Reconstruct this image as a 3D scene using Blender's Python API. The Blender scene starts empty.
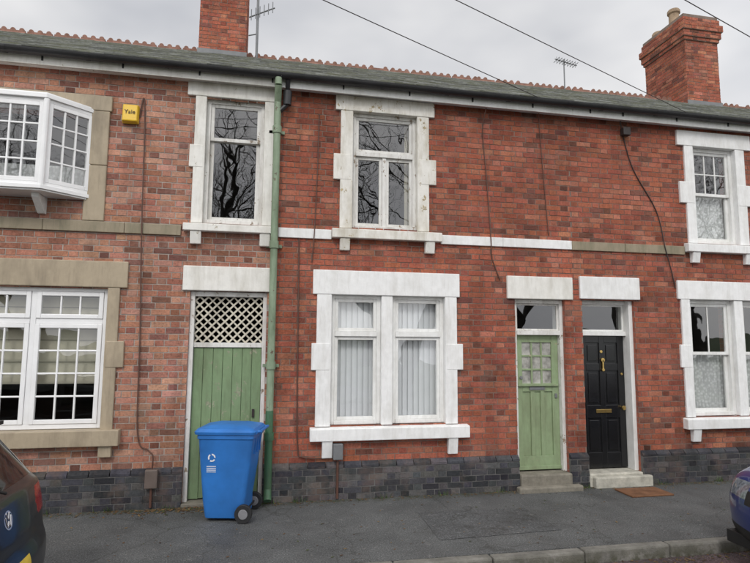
import bpy, math, random
import numpy as np
from mathutils import Matrix, Vector
random.seed(7); np.random.seed(7)
S=bpy.context.scene
COL=S.collection

# ------------------------------------------------------------ helpers
class MB:
    def __init__(s): s.v=[];s.f=[];s.m=[];s.c=[];s.M=None;s.mi=0;s.col=None
    def add(s,vs,fs):
        b=len(s.v)
        for p in vs:
            if s.M is not None: p=tuple(s.M@Vector(p))
            s.v.append(p)
            if s.col is not None: s.c.append(s.col)
        for f in fs: s.f.append([b+i for i in f]); s.m.append(s.mi)
    def box(s,x0,x1,y0,y1,z0,z1):
        s.add([(x0,y0,z0),(x1,y0,z0),(x1,y1,z0),(x0,y1,z0),(x0,y0,z1),(x1,y0,z1),(x1,y1,z1),(x0,y1,z1)],
              [(0,3,2,1),(4,5,6,7),(0,1,5,4),(1,2,6,5),(2,3,7,6),(3,0,4,7)])
    def quad(s,a,b,c,d): s.add([a,b,c,d],[(0,1,2,3)])
    def cyl(s,p0,p1,r0,r1=None,n=12,caps=True):
        if r1 is None:r1=r0
        p0=Vector(p0);p1=Vector(p1);d=(p1-p0)
        if d.length<1e-9:return
        d.normalize();a=d.orthogonal().normalized();b=d.cross(a)
        vs=[]
        for p,r in((p0,r0),(p1,r1)):
            for i in range(n):
                t=2*math.pi*i/n; vs.append(tuple(p+a*(math.cos(t)*r)+b*(math.sin(t)*r)))
        fs=[(i,(i+1)%n,n+(i+1)%n,n+i) for i in range(n)]
        if caps: fs+= [tuple(range(n-1,-1,-1)),tuple(range(n,2*n))]
        s.add(vs,fs)
    def lathe(s,cx,cy,prof,n=20):
        vs=[];fs=[]
        for r,z in prof:
            for i in range(n):
                t=2*math.pi*i/n; vs.append((cx+r*math.cos(t),cy+r*math.sin(t),z))
        for k in range(len(prof)-1):
            for i in range(n): fs.append((k*n+i,k*n+(i+1)%n,(k+1)*n+(i+1)%n,(k+1)*n+i))
        s.add(vs,fs)
    def tube(s,pts,r,n=8):
        for a,b in zip(pts[:-1],pts[1:]): s.cyl(a,b,r,r,n,True)

def obj(name,mb,mats,parent=None,bevel=0,smooth=False,angle=40):
    me=bpy.data.meshes.new(name); me.from_pydata([tuple(v) for v in mb.v],[],mb.f)
    if not isinstance(mats,(list,tuple)): mats=[mats]
    for m in mats: me.materials.append(m)
    me.polygons.foreach_set('material_index',mb.m)
    if mb.c:
        ca=me.color_attributes.new('Col','FLOAT_COLOR','POINT')
        ca.data.foreach_set('color',np.array([(c[0],c[1],c[2],1) for c in mb.c],dtype=np.float32).ravel())
    if smooth:
        me.polygons.foreach_set('use_smooth',[True]*len(me.polygons))
    me.update()
    o=bpy.data.objects.new(name,me); COL.objects.link(o)
    if smooth:
        try: me.set_sharp_from_angle(angle=math.radians(angle))
        except Exception: pass
    if bevel:
        b=o.modifiers.new('bevel','BEVEL'); b.width=bevel; b.segments=2; b.limit_method='ANGLE'
    if parent: o.parent=parent
    return o
def empty(name,loc=(0,0,0)):
    e=bpy.data.objects.new(name,None); e.location=loc; e.empty_display_size=.3; COL.objects.link(e); return e

# ------------------------------------------------------------ material helpers
class NT:
    def __init__(s,name):
        s.mat=bpy.data.materials.new(name); s.mat.use_nodes=True; s.t=s.mat.node_tree; s.t.nodes.clear()
        s.out=s.n('ShaderNodeOutputMaterial'); s.p=s.n('ShaderNodeBsdfPrincipled'); s.l(s.p.outputs[0],s.out.inputs[0])
        s.geo=s.n('ShaderNodeNewGeometry')
    def n(s,t,**k):
        x=s.t.nodes.new(t)
        for a,b in k.items(): setattr(x,a,b)
        return x
    def l(s,a,b): s.t.links.new(a,b)
    def pos(s,sc=(1,1,1)):
        m=s.n('ShaderNodeMapping'); m.inputs['Scale'].default_value=sc
        s.l(s.geo.outputs['Position'],m.inputs[0]); return m.outputs[0]
    def noise(s,scale,detail=4,rough=.55,sc=(1,1,1),vec=None):
        x=s.n('ShaderNodeTexNoise'); x.inputs['Scale'].default_value=scale; x.inputs['Detail'].default_value=min(detail,4 if scale<20 else 2); x.inputs['Roughness'].default_value=rough
        s.l(vec or s.pos(sc),x.inputs['Vector']); return x.outputs['Fac']
    def ramp(s,fac,stops):
        r=s.n('ShaderNodeValToRGB'); e=r.color_ramp.elements
        while len(e)<len(stops): e.new(.5)
        for i,(p,c) in enumerate(stops):
            e[i].position=p; e[i].color=(c,c,c,1) if not isinstance(c,tuple) else (c[0],c[1],c[2],1)
        s.l(fac,r.inputs[0]); return r.outputs[0]
    def mix(s,a,b,fac,mode='MIX'):
        m=s.n('ShaderNodeMix',data_type='RGBA',blend_type=mode)
        for v,i in((fac,0),(a,6),(b,7)):
            if isinstance(v,(int,float)): m.inputs[i].default_value=v if i==0 else (v,v,v,1)
            elif isinstance(v,tuple): m.inputs[i].default_value=(v[0],v[1],v[2],1)
            else: s.l(v,m.inputs[i])
        return m.outputs[2]
    def math(s,op,a,b=0,clamp=False):
        m=s.n('ShaderNodeMath',operation=op,use_clamp=clamp)
        for v,i in((a,0),(b,1)):
            if isinstance(v,(int,float)): m.inputs[i].default_value=v
            else: s.l(v,m.inputs[i])
        return m.outputs[0]
    def sepz(s,axis=2):
        x=s.n('ShaderNodeSeparateXYZ'); s.l(s.geo.outputs['Position'],x.inputs[0]); return x.outputs[axis]
    def bump(s,h,strength=.3,dist=.01):
        b=s.n('ShaderNodeBump'); b.inputs['Strength'].default_value=strength; b.inputs['Distance'].default_value=dist
        s.l(h,b.inputs['Height']); s.l(b.outputs[0],s.p.inputs['Normal'])
    def set(s,color=None,rough=.8,metal=0,spec=None):
        if color is not None:
            if isinstance(color,tuple): s.p.inputs['Base Color'].default_value=(*color,1)
            else: s.l(color,s.p.inputs['Base Color'])
        if isinstance(rough,(int,float)): s.p.inputs['Roughness'].default_value=rough
        else: s.l(rough,s.p.inputs['Roughness'])
        s.p.inputs['Metallic'].default_value=metal
        if spec is not None: s.p.inputs['Specular IOR Level'].default_value=spec

def mat_brick(name,soot=.6,efflo=.12):
    t=NT(name); a=t.n('ShaderNodeAttribute',attribute_name='Col')
    g=t.ramp(t.noise(38,2,.8),[(.28,.58),(.5,1.0),(.72,1.25)])
    c=t.mix(a.outputs['Color'],g,1.0,'MULTIPLY')
    st=t.ramp(t.noise(.9,4,.65),[(.34,soot),(.5,.95),(.68,1.12)])
    c=t.mix(c,st,1.0,'MULTIPLY')
    strk=t.ramp(t.noise(2.6,4,.65,(1.8,1,.25)),[(.32,.72),(.55,1.03)])
    c=t.mix(c,strk,1.0,'MULTIPLY')
    ef=t.ramp(t.noise(2.3,4,.75),[(.50,0.0),(.72,1.0)])
    c=t.mix(c,(.48,.38,.32),t.math('MULTIPLY',ef,efflo))
    z=t.sepz(); w=t.n('ShaderNodeMapRange'); t.l(z,w.inputs[0]); w.inputs[1].default_value=.35;w.inputs[2].default_value=1.3;w.inputs[3].default_value=.55;w.inputs[4].default_value=0
    c=t.mix(c,(.11,.07,.055),t.math('MULTIPLY',w.outputs[0],ef))
    t.set(c,.9,spec=.25); t.bump(t.noise(130,1,.7),.6,.005); return t.mat
def mat_mortar(name,col,rough=.95,bump=True):
    t=NT(name); c=t.mix(col,t.ramp(t.noise(6,4,.7),[(.3,.6),(.7,1.15)]),1,'MULTIPLY')
    t.set(c,rough,spec=.2)
    if bump: t.bump(t.noise(90,1,.7),.6,.004)
    return t.mat
def mat_paint(name,col,dirt=(.35,.31,.24),amt=.5,under=None,peel=.0,rough=.55):
    t=NT(name)
    n1=t.noise(2.3,4,.65,(2.2,2.2,.7))
    c=t.mix(col,t.ramp(t.noise(14,4,.6),[(.3,.93),(.7,1.03)]),1,'MULTIPLY')
    d=t.ramp(n1,[(.45,0.0),(.75,1.0)])
    c=t.mix(c,dirt,t.math('MULTIPLY',d,amt))
    st=t.ramp(t.noise(9,4,.6,(3,3,.35)),[(.52,0.0),(.75,1.0)])
    c=t.mix(c,dirt,t.math('MULTIPLY',st,amt*.6))
    if under is not None:
        nz=t.noise(8,4,.78,(1,1,.8)); pk=t.ramp(nz,[(1-peel-.02,0.0),(1-peel+.015,1.0)])
        uc=t.mix(under,t.ramp(t.noise(18,3,.6),[(.3,.65),(.7,1.2)]),1,'MULTIPLY')
        c=t.mix(c,uc,pk)
    t.set(c,rough,spec=.35); t.bump(t.noise(19,3,.7),.22,.007); return t.mat
def mat_plain(name,col,rough=.5,metal=0,var=.15,scale=8,bump=.1,spec=None):
    t=NT(name); c=t.mix(col,t.ramp(t.noise(scale,3,.6),[(.3,1-var),(.7,1+var)]),1,'MULTIPLY')
    t.set(c,rough,metal,spec)
    if bump: t.bump(t.noise(scale*8,2,.6),bump,.004)
    return t.mat

M_brL=mat_brick('brick_orange',.70,.22); M_brM=mat_brick('brick_red',.64,.14); M_brP=mat_brick('brick_blue_plinth',.7,.14)
M_moL=mat_mortar('mortar_light',(.42,.38,.34),bump=False); M_moM=mat_mortar('mortar_dark',(.235,.18,.15),bump=False); M_moP=mat_mortar('mortar_grey',(.16,.155,.15),bump=False)
M_white=mat_paint('white_masonry_paint',(.81,.81,.80),(.42,.40,.35),.42)
M_whiteold=mat_paint('weathered_white_paint',(.75,.73,.68),(.36,.31,.21),.68,(.40,.32,.19),.37)
M_cream=mat_paint('cream_masonry_paint',(.77,.755,.71),(.38,.35,.28),.5,(.37,.32,.23),.315)
M_stone=mat_paint('sandstone',(.40,.33,.235),(.17,.14,.10),.6)
M_stoneband=mat_paint('sandstone_mossy',(.30,.25,.175),(.12,.12,.07),.7)
M_upvc=mat_plain('white_upvc',(.81,.81,.81),.3,0,.05,4,0)
M_wood=mat_paint('white_wood_paint',(.79,.79,.77),(.4,.38,.33),.38,rough=.4)
M_woodold=mat_paint('peeling_wood_paint',(.72,.71,.68),(.3,.27,.22),.6,(.28,.22,.16),.365,rough=.55)
M_lattice=mat_paint('lattice_cream',(.62,.58,.48),(.3,.27,.22),.7,rough=.6)
M_green=mat_paint('pale_green_door_paint',(.27,.35,.20),(.17,.19,.11),.75,(.32,.30,.2),.35,rough=.5)
M_green2=mat_paint('green_boards_paint',(.195,.28,.15),(.12,.15,.08),.8,(.28,.29,.2),.37,rough=.6)
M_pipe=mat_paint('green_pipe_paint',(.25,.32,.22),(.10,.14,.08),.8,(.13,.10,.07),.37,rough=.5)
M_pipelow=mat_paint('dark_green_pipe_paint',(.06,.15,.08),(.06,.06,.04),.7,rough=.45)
M_black=mat_plain('black_gloss_paint',(.012,.012,.013),.2,0,.2,6,.03)
M_gutter=mat_plain('black_gutter',(.022,.022,.024),.45,0,.3,5,.1)
M_brass=mat_plain('brass',(.65,.45,.16),.3,1,.1,9,0)
M_cable=mat_plain('cable_dark',(.03,.022,.02),.6,bump=0)
M_cableb=mat_plain('cable_brown',(.10,.045,.03),.6,bump=0)
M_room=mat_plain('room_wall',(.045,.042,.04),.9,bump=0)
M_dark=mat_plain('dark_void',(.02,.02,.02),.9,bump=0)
M_blind=mat_plain('vertical_blind_fabric',(.80,.80,.83),.8,0,.03,5,0)
M_roller=mat_plain('beige_blind',(.50,.46,.37),.85,0,.08,6,0)
M_step=mat_mortar('stone_step',(.24,.22,.18))
M_stepw=mat_mortar('worn_painted_step',(.50,.48,.41))
M_pot=mat_mortar('clay_pot',(.34,.25,.17))
M_lead=mat_plain('lead',(.16,.165,.17),.6)
M_metal=mat_plain('aerial_metal',(.16,.165,.17),.5,.5,bump=0)
M_mat=mat_mortar('coir',(.20,.10,.055))
M_bark=mat_plain('bark',(.055,.048,.042),.9,0,.2,3,0)

def mat_net():
    t=NT('net_curtain'); tr=t.n('ShaderNodeBsdfTransparent'); mx=t.n('ShaderNodeMixShader')
    w=t.n('ShaderNodeTexVoronoi'); w.inputs['Scale'].default_value=22; t.l(t.pos(),w.inputs['Vector'])
    f=t.ramp(w.outputs['Distance'],[(.15,.94),(.6,.66)])
    t.l(f,mx.inputs[0]); t.l(tr.outputs[0],mx.inputs[1]); t.l(t.p.outputs[0],mx.inputs[2]); t.l(mx.outputs[0],t.out.inputs[0])
    t.set((.8,.8,.8),.9); return t.mat
M_net=mat_net()
def mat_glass(name='window_glass',ior=2.15,wav=.10):
    t=NT(name); t.t.nodes.remove(t.p)
    tr=t.n('ShaderNodeBsdfTransparent'); tr.inputs[0].default_value=(.92,.94,.93,1)
    gl=t.n('ShaderNodeBsdfGlossy'); gl.inputs['Roughness'].default_value=.012
    fr=t.n('ShaderNodeFresnel'); mx=t.n('ShaderNodeMixShader')
    k=t.math('MULTIPLY',t.geo.outputs['Backfacing'],1/ior-ior); t.l(t.math('ADD',k,ior),fr.inputs[0])
    b=t.n('ShaderNodeBump'); b.inputs['Strength'].default_value=wav; b.inputs['Distance'].default_value=.02
    t.l(t.noise(3.5,1,.4),b.inputs['Height']); t.l(b.outputs[0],gl.inputs['Normal'])
    t.l(fr.outputs[0],mx.inputs[0]); t.l(tr.outputs[0],mx.inputs[1]); t.l(gl.outputs[0],mx.inputs[2]); t.l(mx.outputs[0],t.out.inputs[0])
    return t.mat
M_glass=mat_glass()

# ------------------------------------------------------------ bricks
def palette(kind):
    r=random.random()
    if kind=='L':
        if r<.12: b=(.22,.10,.075)
        elif r<.32: b=(.33,.14,.095)
        elif r<.75: b=(.40,.185,.125)
        else: b=(.46,.24,.17)
    elif kind=='M':
        if r<.07: b=(.18,.07,.05)
        elif r<.33: b=(.28,.086,.055)
        elif r<.82: b=(.345,.107,.064)
        else: b=(.385,.145,.09)
    else:
        if r<.25: b=(.04,.04,.045)
        elif r<.85: b=(.062,.063,.07)
        else: b=(.10,.095,.095)
    k=random.uniform(.85,1.15); return (b[0]*k,b[1]*k*random.uniform(.93,1.07),b[2]*k*random.uniform(.93,1.07))
CH=.075
def brick_panel(mb,O,U,N,x0,x1,z0,z1,kind,holes=(),depth=.012,off=0,phase=0):
    O=Vector(O);U=Vector(U);N=Vector(N)
    k=0; z=z0
    while z+.02<z1:
        zt=min(z+CH-.011,z1); zm=(z+zt)/2
        iv=[(x0,x1)]
        for (a,b,c,d) in holes:
            if c<zm<d:
                nv=[]
                for p,q in iv:
                    if b<=p or a>=q: nv.append((p,q)); continue
                    if a>p: nv.append((p,a))
                    if b<q: nv.append((b,q))
                iv=nv
        per=.3375; x=math.floor(x0/per)*per-per+(per/2 if (k+phase)%2 else 0)+random.uniform(-.012,.012)
        while x<x1:
            for (s0,s1) in((x,x+.2140),(x+.225,x+.3265)):
                for p,q in iv:
                    a=max(s0,p);b=min(s1,q)
                    if b-a<.018: continue
                    j=lambda m=.0019: random.uniform(-m,m)
                    n=off+j(.0022)
                    mb.col=palette(kind)
                    if abs(s1-s0)<.15 and random.random()<(.3 if kind=='L' else .10):
                        mb.col=tuple(c*.68 for c in mb.col)
                    f=[(a+j(),z+j()),(b+j(),z+j()),(b+j(),zt+j()),(a+j(),zt+j())]
                    vs=[tuple(O+U*u+N*(n+j(.0008))+Vector((0,0,w))) for u,w in f]+[tuple(O+U*u+N*(off-depth)+Vector((0,0,w))) for u,w in f]
                    mb.add(vs,[(0,1,2,3),(1,0,4,5),(2,1,5,6),(3,2,6,7),(0,3,7,4)])
            x+=per
        z+=CH; k+=1
def slab(mb,x0,x1,z0,z1,holes,y=.005,rev=.3,revmi=1):
    xs=sorted({x0,x1,*[h[0] for h in holes],*[h[1] for h in holes]}); zs=sorted({z0,z1,*[h[2] for h in holes],*[h[3] for h in holes]})
    xs=[x for x in xs if x0<=x<=x1]; zs=[z for z in zs if z0<=z<=z1]
    mb.mi=0
    for a,b in zip(xs[:-1],xs[1:]):
        for c,d in zip(zs[:-1],zs[1:]):
            mx,mz=(a+b)/2,(c+d)/2
            if any(h[0]<mx<h[1] and h[2]<mz<h[3] for h in holes): continue
            mb.quad((a,y,c),(b,y,c),(b,y,d),(a,y,d))
    mb.mi=revmi
    for a,b,c,d in holes:
        if not(x0<=a and b<=x1): continue
        mb.quad((a,y,c),(a,y,d),(a,rev,d),(a,rev,c)); mb.quad((b,y,c),(b,rev,c),(b,rev,d),(b,y,d))
        mb.quad((a,y,c),(a,rev,c),(b,rev,c),(b,y,c)); mb.quad((a,y,d),(b,y,d),(b,rev,d),(a,rev,d))
    mb.mi=0

# openings  (x0,x1,z0,z1)
W1=(-.81,-.07,3.40,5.05); PD=(-.91,.02,0,2.56); OR=(-4.1,-2.16,3.66,4.74); WL=(-3.48,-1.84,.90,2.57)
W2=(1.08,1.98,3.42,5.03); W3=(.83,2.36,.88,2.55); D1=(3.37,4.12,0,2.55)
D2=(4.39,5.22,0,2.57); W4=(6.32,7.08,3.44,4.95); W5=(6.12,6.90,.89,2.60); W6=(7.04,7.82,.89,2.60)
HL=[W1,PD,OR,WL]; HM=[W2,W3,D1]; HR=[D2,W4,W5,W6]
XA,XB,XC,XD=-6.2,.12,4.25,11.5
hL=empty('brick_house'); hM=empty('brick_house'); hR=empty('brick_house')
def mat_reveal(name,c1,c2,mo):
    t=NT(name); b=t.n('ShaderNodeTexBrick'); cb=t.n('ShaderNodeCombineXYZ'); s=t.n('ShaderNodeSeparateXYZ'); t.l(t.geo.outputs['Position'],s.inputs[0])
    t.l(t.math('ADD',s.outputs[0],s.outputs[1]),cb.inputs[0]); t.l(s.outputs[2],cb.inputs[1]); t.l(cb.outputs[0],b.inputs['Vector'])
    b.inputs['Color1'].default_value=(*c1,1);b.inputs['Color2'].default_value=(*c2,1);b.inputs['Mortar'].default_value=(*mo,1)
    b.inputs['Scale'].default_value=1;b.inputs['Brick Width'].default_value=.225;b.inputs['Row Height'].default_value=.075;b.inputs['Mortar Size'].default_value=.005
    t.set(t.mix(b.outputs['Color'],t.ramp(t.noise(20,3,.7),[(.3,.75),(.7,1.15)]),1,'MULTIPLY'),.9); t.bump(b.outputs['Fac'],.5,-.004); return t.mat
M_revL=mat_reveal('brick_side_orange',(.40,.18,.12),(.3,.12,.09),(.35,.3,.26)); M_revM=mat_reveal('brick_side_red',(.345,.107,.064),(.25,.08,.055),(.22,.16,.13))
for h,x0,x1,holes,kind,mb_,mm,mr in((hL,XA,XB,HL,'L',M_brL,M_moL,M_revL),(hM,XB,XC,HM,'M',M_brM,M_moM,M_revM),(hR,XC,XD,HR,'M',M_brM,M_moM,M_revM)):
    b=MB(); brick_panel(b,(0,0,0),(1,0,0),(0,-1,0),x0,x1,.45,5.27,kind,holes)
    obj('brickwork',b,mb_,h)
    b=MB(); slab(b,x0,x1,0,5.35,holes); obj('wall_core',b,[mm,mr],h)
    ph=[(o[0]-.0,o[1]+.0,-.1,.5) for o in holes if o[2]==0]
    b=MB(); brick_panel(b,(0,0,0),(1,0,0),(0,-1,0),x0,x1,.0,.375,'P',ph,off=.05,phase=1); obj('plinth_brickwork',b,M_brP,h)
    b=MB(); c=MB()
    iv=[(x0,x1)]
    for p in ph:
        nv=[]
        for s,e in iv:
            if p[1]<=s or p[0]>=e: nv.append((s,e))
            else:
                if p[0]>s: nv.append((s,p[0]))
                if p[1]<e: nv.append((p[1],e))
        iv=nv
    for s,e in iv:
        b.box(s+.001,e-.001,-.044,.0,-.15,.376)
        x=s
        while x<e-.02:
            w=min(.215,e-x); c.col=palette('P'); 
            j=random.uniform(-.002,.002)
            c.add([(x,-.052+j,.377),(x+w,-.052+j,.377),(x+w,.0,.377),(x,.0,.377),(x,-.052+j,.405),(x+w,-.052+j,.405),(x+w,-.002,.448),(x,-.002,.448)],
                  [(0,3,2,1),(4,5,6,7),(0,1,5,4),(1,2,6,5),(2,3,7,6),(3,0,4,7)]); x+=w+.01
    obj('plinth_core',b,M_moP,h); obj('plinth_coping',c,M_brP,h)

# ------------------------------------------------------------ surrounds
def blocks(parent,name,mat,lst,bevel=.010):
    b=MB()
    for q in lst: b.box(*q)
    return obj(name,b,mat,parent,bevel)
E=.006
def surround(parent,mat,op,ol,orr,lint,lintz,sill,sillz,quoins,corb,corbz,pf=.03):
    x0,x1,z0,z1=op
    L=[(lint[0],lint[1],-pf-.006,.16,z1-E,lintz),
       (ol,x0+E,-pf,.15,z0+.0,z1-E-.001),(x1-E,orr,-pf,.15,z0+.0,z1-E-.001)]
    for q in quoins: L.append((q[0],q[1],-pf-.004,.10,q[2],q[3]))
    blocks(parent,'stone_surround',mat,L,.008)
    b=MB(); s0,s1=sill; zb,zt=sillz
    b.add([(s0,-.10,zb),(s1,-.10,zb),(s1,.14,zb),(s0,.14,zb),(s0,-.10,zt-.02),(s1,-.10,zt-.02),(s1,.14,zt+.012),(s0,.14,zt+.012)],
          [(0,3,2,1),(4,5,6,7),(0,1,5,4),(1,2,6,5),(2,3,7,6),(3,0,4,7)])
    for cx in corb:
        b.add([(cx-.065,-.085,zb-.001),(cx+.065,-.085,zb-.001),(cx+.065,.0,zb-.001),(cx-.065,.0,zb-.001),(cx-.065,-.055,corbz),(cx+.065,-.055,corbz),(cx+.065,.0,corbz),(cx-.065,.0,corbz)],
          [(0,1,2,3),(7,6,5,4),(4,5,1,0),(5,6,2,1),(6,7,3,2),(7,4,0,3)])
    obj('window_sill',b,mat,parent,.008)
surround(hL,M_cream,W1,-.94,.045,(-1.04,.055),5.225,(-1.02,.055),(3.29,3.40),[(-.99,-.82,4.11,4.40)],[-.87,-.03],3.13)
surround(hM,M_whiteold,W2,.92,2.14,(.85,2.22),5.23,(.82,2.30),(3.28,3.42),[(.83,1.07,4.07,4.42),(1.99,2.24,4.07,4.42)],[.99,2.14],3.12)
surround(hM,M_white,W3,.645,2.52,(.59,2.56),2.86,(.58,2.66),(.71,.88),[(.585,.82,1.58,1.92),(2.37,2.60,1.58,1.92)],[.80,2.44],.50)
surround(hR,M_white,W4,6.17,7.24,(6.05,7.36),5.18,(6.10,7.34),(3.30,3.44),[(6.06,6.31,4.05,4.38),(7.09,7.34,4.05,4.38)],[6.25,7.18],3.14)
surround(hR,M_white,(6.12,7.82,.89,2.60),5.98,7.96,(5.93,8.02),2.87,(5.93,8.02),(.73,.89),[(5.93,6.11,1.60,1.93),(7.83,8.02,1.60,1.93)],[6.1,7.8],.55)
blocks(hR,'stone_mullion',M_white,[(6.894,7.046,-.02,.15,.895,2.593)])
blocks(hM,'stone_mullion',M_white,[(1.49,1.64,-.02,.15,.885,2.543)])
blocks(hL,'stone_surround',M_stone,[(-3.75,-1.63,-.036,.16,2.564,2.88),(-1.846,-1.71,-.03,.15,.90,2.563),(-1.83,-1.63,-.036,.10,1.62,1.93),(-3.62,-3.474,-.03,.15,.9,2.563),
   (-2.18,-1.94,-.03,.06,3.365,4.05),(-2.18,-1.94,-.032,.06,4.054,4.735),(-4.32,-4.08,-.03,.06,3.365,4.735),(-4.34,-1.92,-.036,.06,4.736,4.93)])
b=MB(); b.box(-3.75,-1.62,-.11,.14,.73,.91)
b.box(-1.84,-1.70,-.075,0,.60,.729); b.box(-3.62,-3.48,-.075,0,.60,.729)
obj('window_sill',b,M_stone,hL,.008)
b=[]; x=XA
while x<-1.045: b.append((x,min(x+.9,-1.045)-.004,-.03+random.uniform(-.002,.002),.0,3.23,3.36)); x+=.9
blocks(hL,'string_course',M_stoneband,b,.006)
b=MB()
b.box(.135,.817,-.028,.0,3.262,3.388); b.box(2.303,3.2,-.028,0,3.262,3.388); b.box(3.203,XC-.002,-.0265,0,3.262,3.388)
obj('string_course',b,M_white,hM,.006)
b=MB(); b.box(XC+.002,5.1,-.026,0,3.258,3.385); b.box(5.104,6.09,-.028,0,3.258,3.385); b.box(7.36,XD,-.026,0,3.258,3.385); obj('string_course',b,M_stoneband,hR,.006)
blocks(hL,'door_lintel',M_cream,[(-1.0,.055,-.036,.16,2.554,2.86)])
blocks(hM,'door_lintel',M_cream,[(3.25,4.236,-.036,.16,2.544,2.86)])
blocks(hR,'door_lintel',M_white,[(4.35,5.30,-.036,.16,2.564,2.885)])

# ------------------------------------------------------------ windows
def pane(G,x0,x1,z0,z1,y,t=.004):
    a=random.uniform(-t,t)*(x1-x0)*2; c=random.uniform(-t,t)*(z1-z0)*2
    G.quad((x0,y-a-c,z0),(x1,y+a-c,z0),(x1,y+a+c,z1),(x0,y-a+c,z1))
def sash(F,G,x0,x1,z0,z1,y,fw=.05,d=.045,cols=1,rows=1,bar=.02,t=.004):
    F.box(x0,x0+fw,y,y+d,z0,z1);F.box(x1-fw,x1,y,y+d,z0,z1)
    F.box(x0+fw,x1-fw,y+.0015,y+d,z0,z0+fw);F.box(x0+fw,x1-fw,y+.0015,y+d,z1-fw,z1)
    a,b,c,e=x0+fw,x1-fw,z0+fw,z1-fw
    for i in range(1,cols):
        x=a+(b-a)*i/cols; F.box(x-bar/2,x+bar/2,y+.008,y+d-.008,c,e)
    for i in range(1,rows):
        z=c+(e-c)*i/rows; F.box(a,b,y+.010,y+d-.010,z-bar/2,z+bar/2)
    if cols*rows>1:
        for i in range(cols):
            for j in range(rows):
                pane(G,a+(b-a)*i/cols,a+(b-a)*(i+1)/cols,c+(e-c)*j/rows,c+(e-c)*(j+1)/rows,y+d/2,t)
    else: pane(G,a,b,c,e,y+d/2,t)
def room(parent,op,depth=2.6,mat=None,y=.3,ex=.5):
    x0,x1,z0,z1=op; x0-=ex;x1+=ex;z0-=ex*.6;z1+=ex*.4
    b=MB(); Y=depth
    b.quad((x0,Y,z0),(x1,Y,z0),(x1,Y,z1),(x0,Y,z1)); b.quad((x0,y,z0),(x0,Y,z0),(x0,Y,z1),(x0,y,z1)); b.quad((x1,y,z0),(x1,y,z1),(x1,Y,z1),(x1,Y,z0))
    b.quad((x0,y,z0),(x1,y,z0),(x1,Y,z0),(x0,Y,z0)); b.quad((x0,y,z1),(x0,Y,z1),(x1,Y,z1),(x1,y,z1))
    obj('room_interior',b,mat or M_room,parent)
def curtain(parent,x0,x1,z0,z1,y,mat,amp=.02,wl=.08,name='curtain'):
    b=MB(); n=max(6,int((x1-x0)/wl*8)); vs=[];fs=[]
    for i in range(n+1):
        x=x0+(x1-x0)*i/n; yy=y+amp*math.sin(2*math.pi*(x/wl)+.7*math.sin(x*9))
        vs+= [(x,yy,z0),(x,yy*.3+y*.7,z1)]
    for i in range(n): fs.append((2*i,2*i+2,2*i+3,2*i+1))
    b.add(vs,fs); obj(name,b,mat,parent,smooth=True)
F=MB();G=MB(); x0,x1,z0,z1=W1; y=.055
F.box(x0+E+.001,x0+.055,y,.15,z0+.012,z1-E-.002);F.box(x1-.055,x1-E-.001,y,.15,z0+.012,z1-E-.002);F.box(x0+.055,x1-.055,y+.002,.15,z1-.06,z1-E-.002);F.box(x0+.055,x1-.055,y-.02,.15,z0+.012,z0+.06)
sash(F,G,x0+.055,x1-.055,4.50,z1-.06,y+.02,.045,.035); sash(F,G,x0+.055,x1-.055,z0+.06,4.545,y+.056,.05,.035)
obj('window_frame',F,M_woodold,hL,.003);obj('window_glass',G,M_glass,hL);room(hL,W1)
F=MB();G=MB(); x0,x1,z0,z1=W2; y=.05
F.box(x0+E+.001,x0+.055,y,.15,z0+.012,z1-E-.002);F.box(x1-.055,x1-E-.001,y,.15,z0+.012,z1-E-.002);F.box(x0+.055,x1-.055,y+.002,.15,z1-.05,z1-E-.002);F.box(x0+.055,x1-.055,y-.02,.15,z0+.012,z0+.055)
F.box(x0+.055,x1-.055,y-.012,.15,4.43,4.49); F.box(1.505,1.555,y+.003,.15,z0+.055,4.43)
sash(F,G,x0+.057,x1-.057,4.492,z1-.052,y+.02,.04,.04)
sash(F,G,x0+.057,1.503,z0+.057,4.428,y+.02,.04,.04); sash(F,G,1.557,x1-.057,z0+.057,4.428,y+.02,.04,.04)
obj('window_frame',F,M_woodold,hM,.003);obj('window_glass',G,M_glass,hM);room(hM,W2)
curtain(hM,1.86,1.97,3.45,4.98,.24,M_roller,.02,.05)
F=MB();G=MB(); y=.05
for a,b_ in((.837,1.489),(1.641,2.353)):
    z0,z1=W3[2]+.013,W3[3]-E-.001
    F.box(a,a+.05,y,.15,z0,z1);F.box(b_-.05,b_,y,.15,z0,z1);F.box(a+.05,b_-.05,y+.002,.15,z1-.045,z1);F.box(a+.05,b_-.05,y-.015,.15,z0,z0+.05)
    F.box(a+.05,b_-.05,y-.018,.15,2.01,2.075)
    sash(F,G,a+.051,b_-.051,2.077,z1-.046,y+.01,.042,.045); sash(F,G,a+.051,b_-.051,z0+.051,2.008,y+.01,.042,.045)
obj('window_frame',F,M_wood,hM,.004);obj('window_glass',G,M_glass,hM);room(hM,W3)
b=MB(); x=.80
while x<2.42:
    a=math.radians(random.uniform(9,17)); w=.089; dx=math.cos(a)*w/2;dy=math.sin(a)*w/2
    vs=[];n=4
    for i in range(n+1):
        s=-1+2*i/n; bow=.006*(1-s*s); vs+=[(x+dx*s,.19+dy*s-bow,.90),(x+dx*s+random.uniform(-.001,.001),.19+dy*s-bow,2.56)]
    b.add(vs,[(2*i,2*i+2,2*i+3,2*i+1) for i in range(n)]); x+=.076
b.box(.8,2.4,.165,.22,2.53,2.565)
obj('vertical_blind',b,M_blind,hM,smooth=True)
F=MB();G=MB(); y=.05
F.box(-3.473,-3.42,y,.14,.915,2.562);F.box(-1.90,-1.847,y,.14,.915,2.562);F.box(-3.42,-1.90,y+.002,.14,2.51,2.562);F.box(-3.42,-1.90,y+.002,.14,.915,.97)
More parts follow.
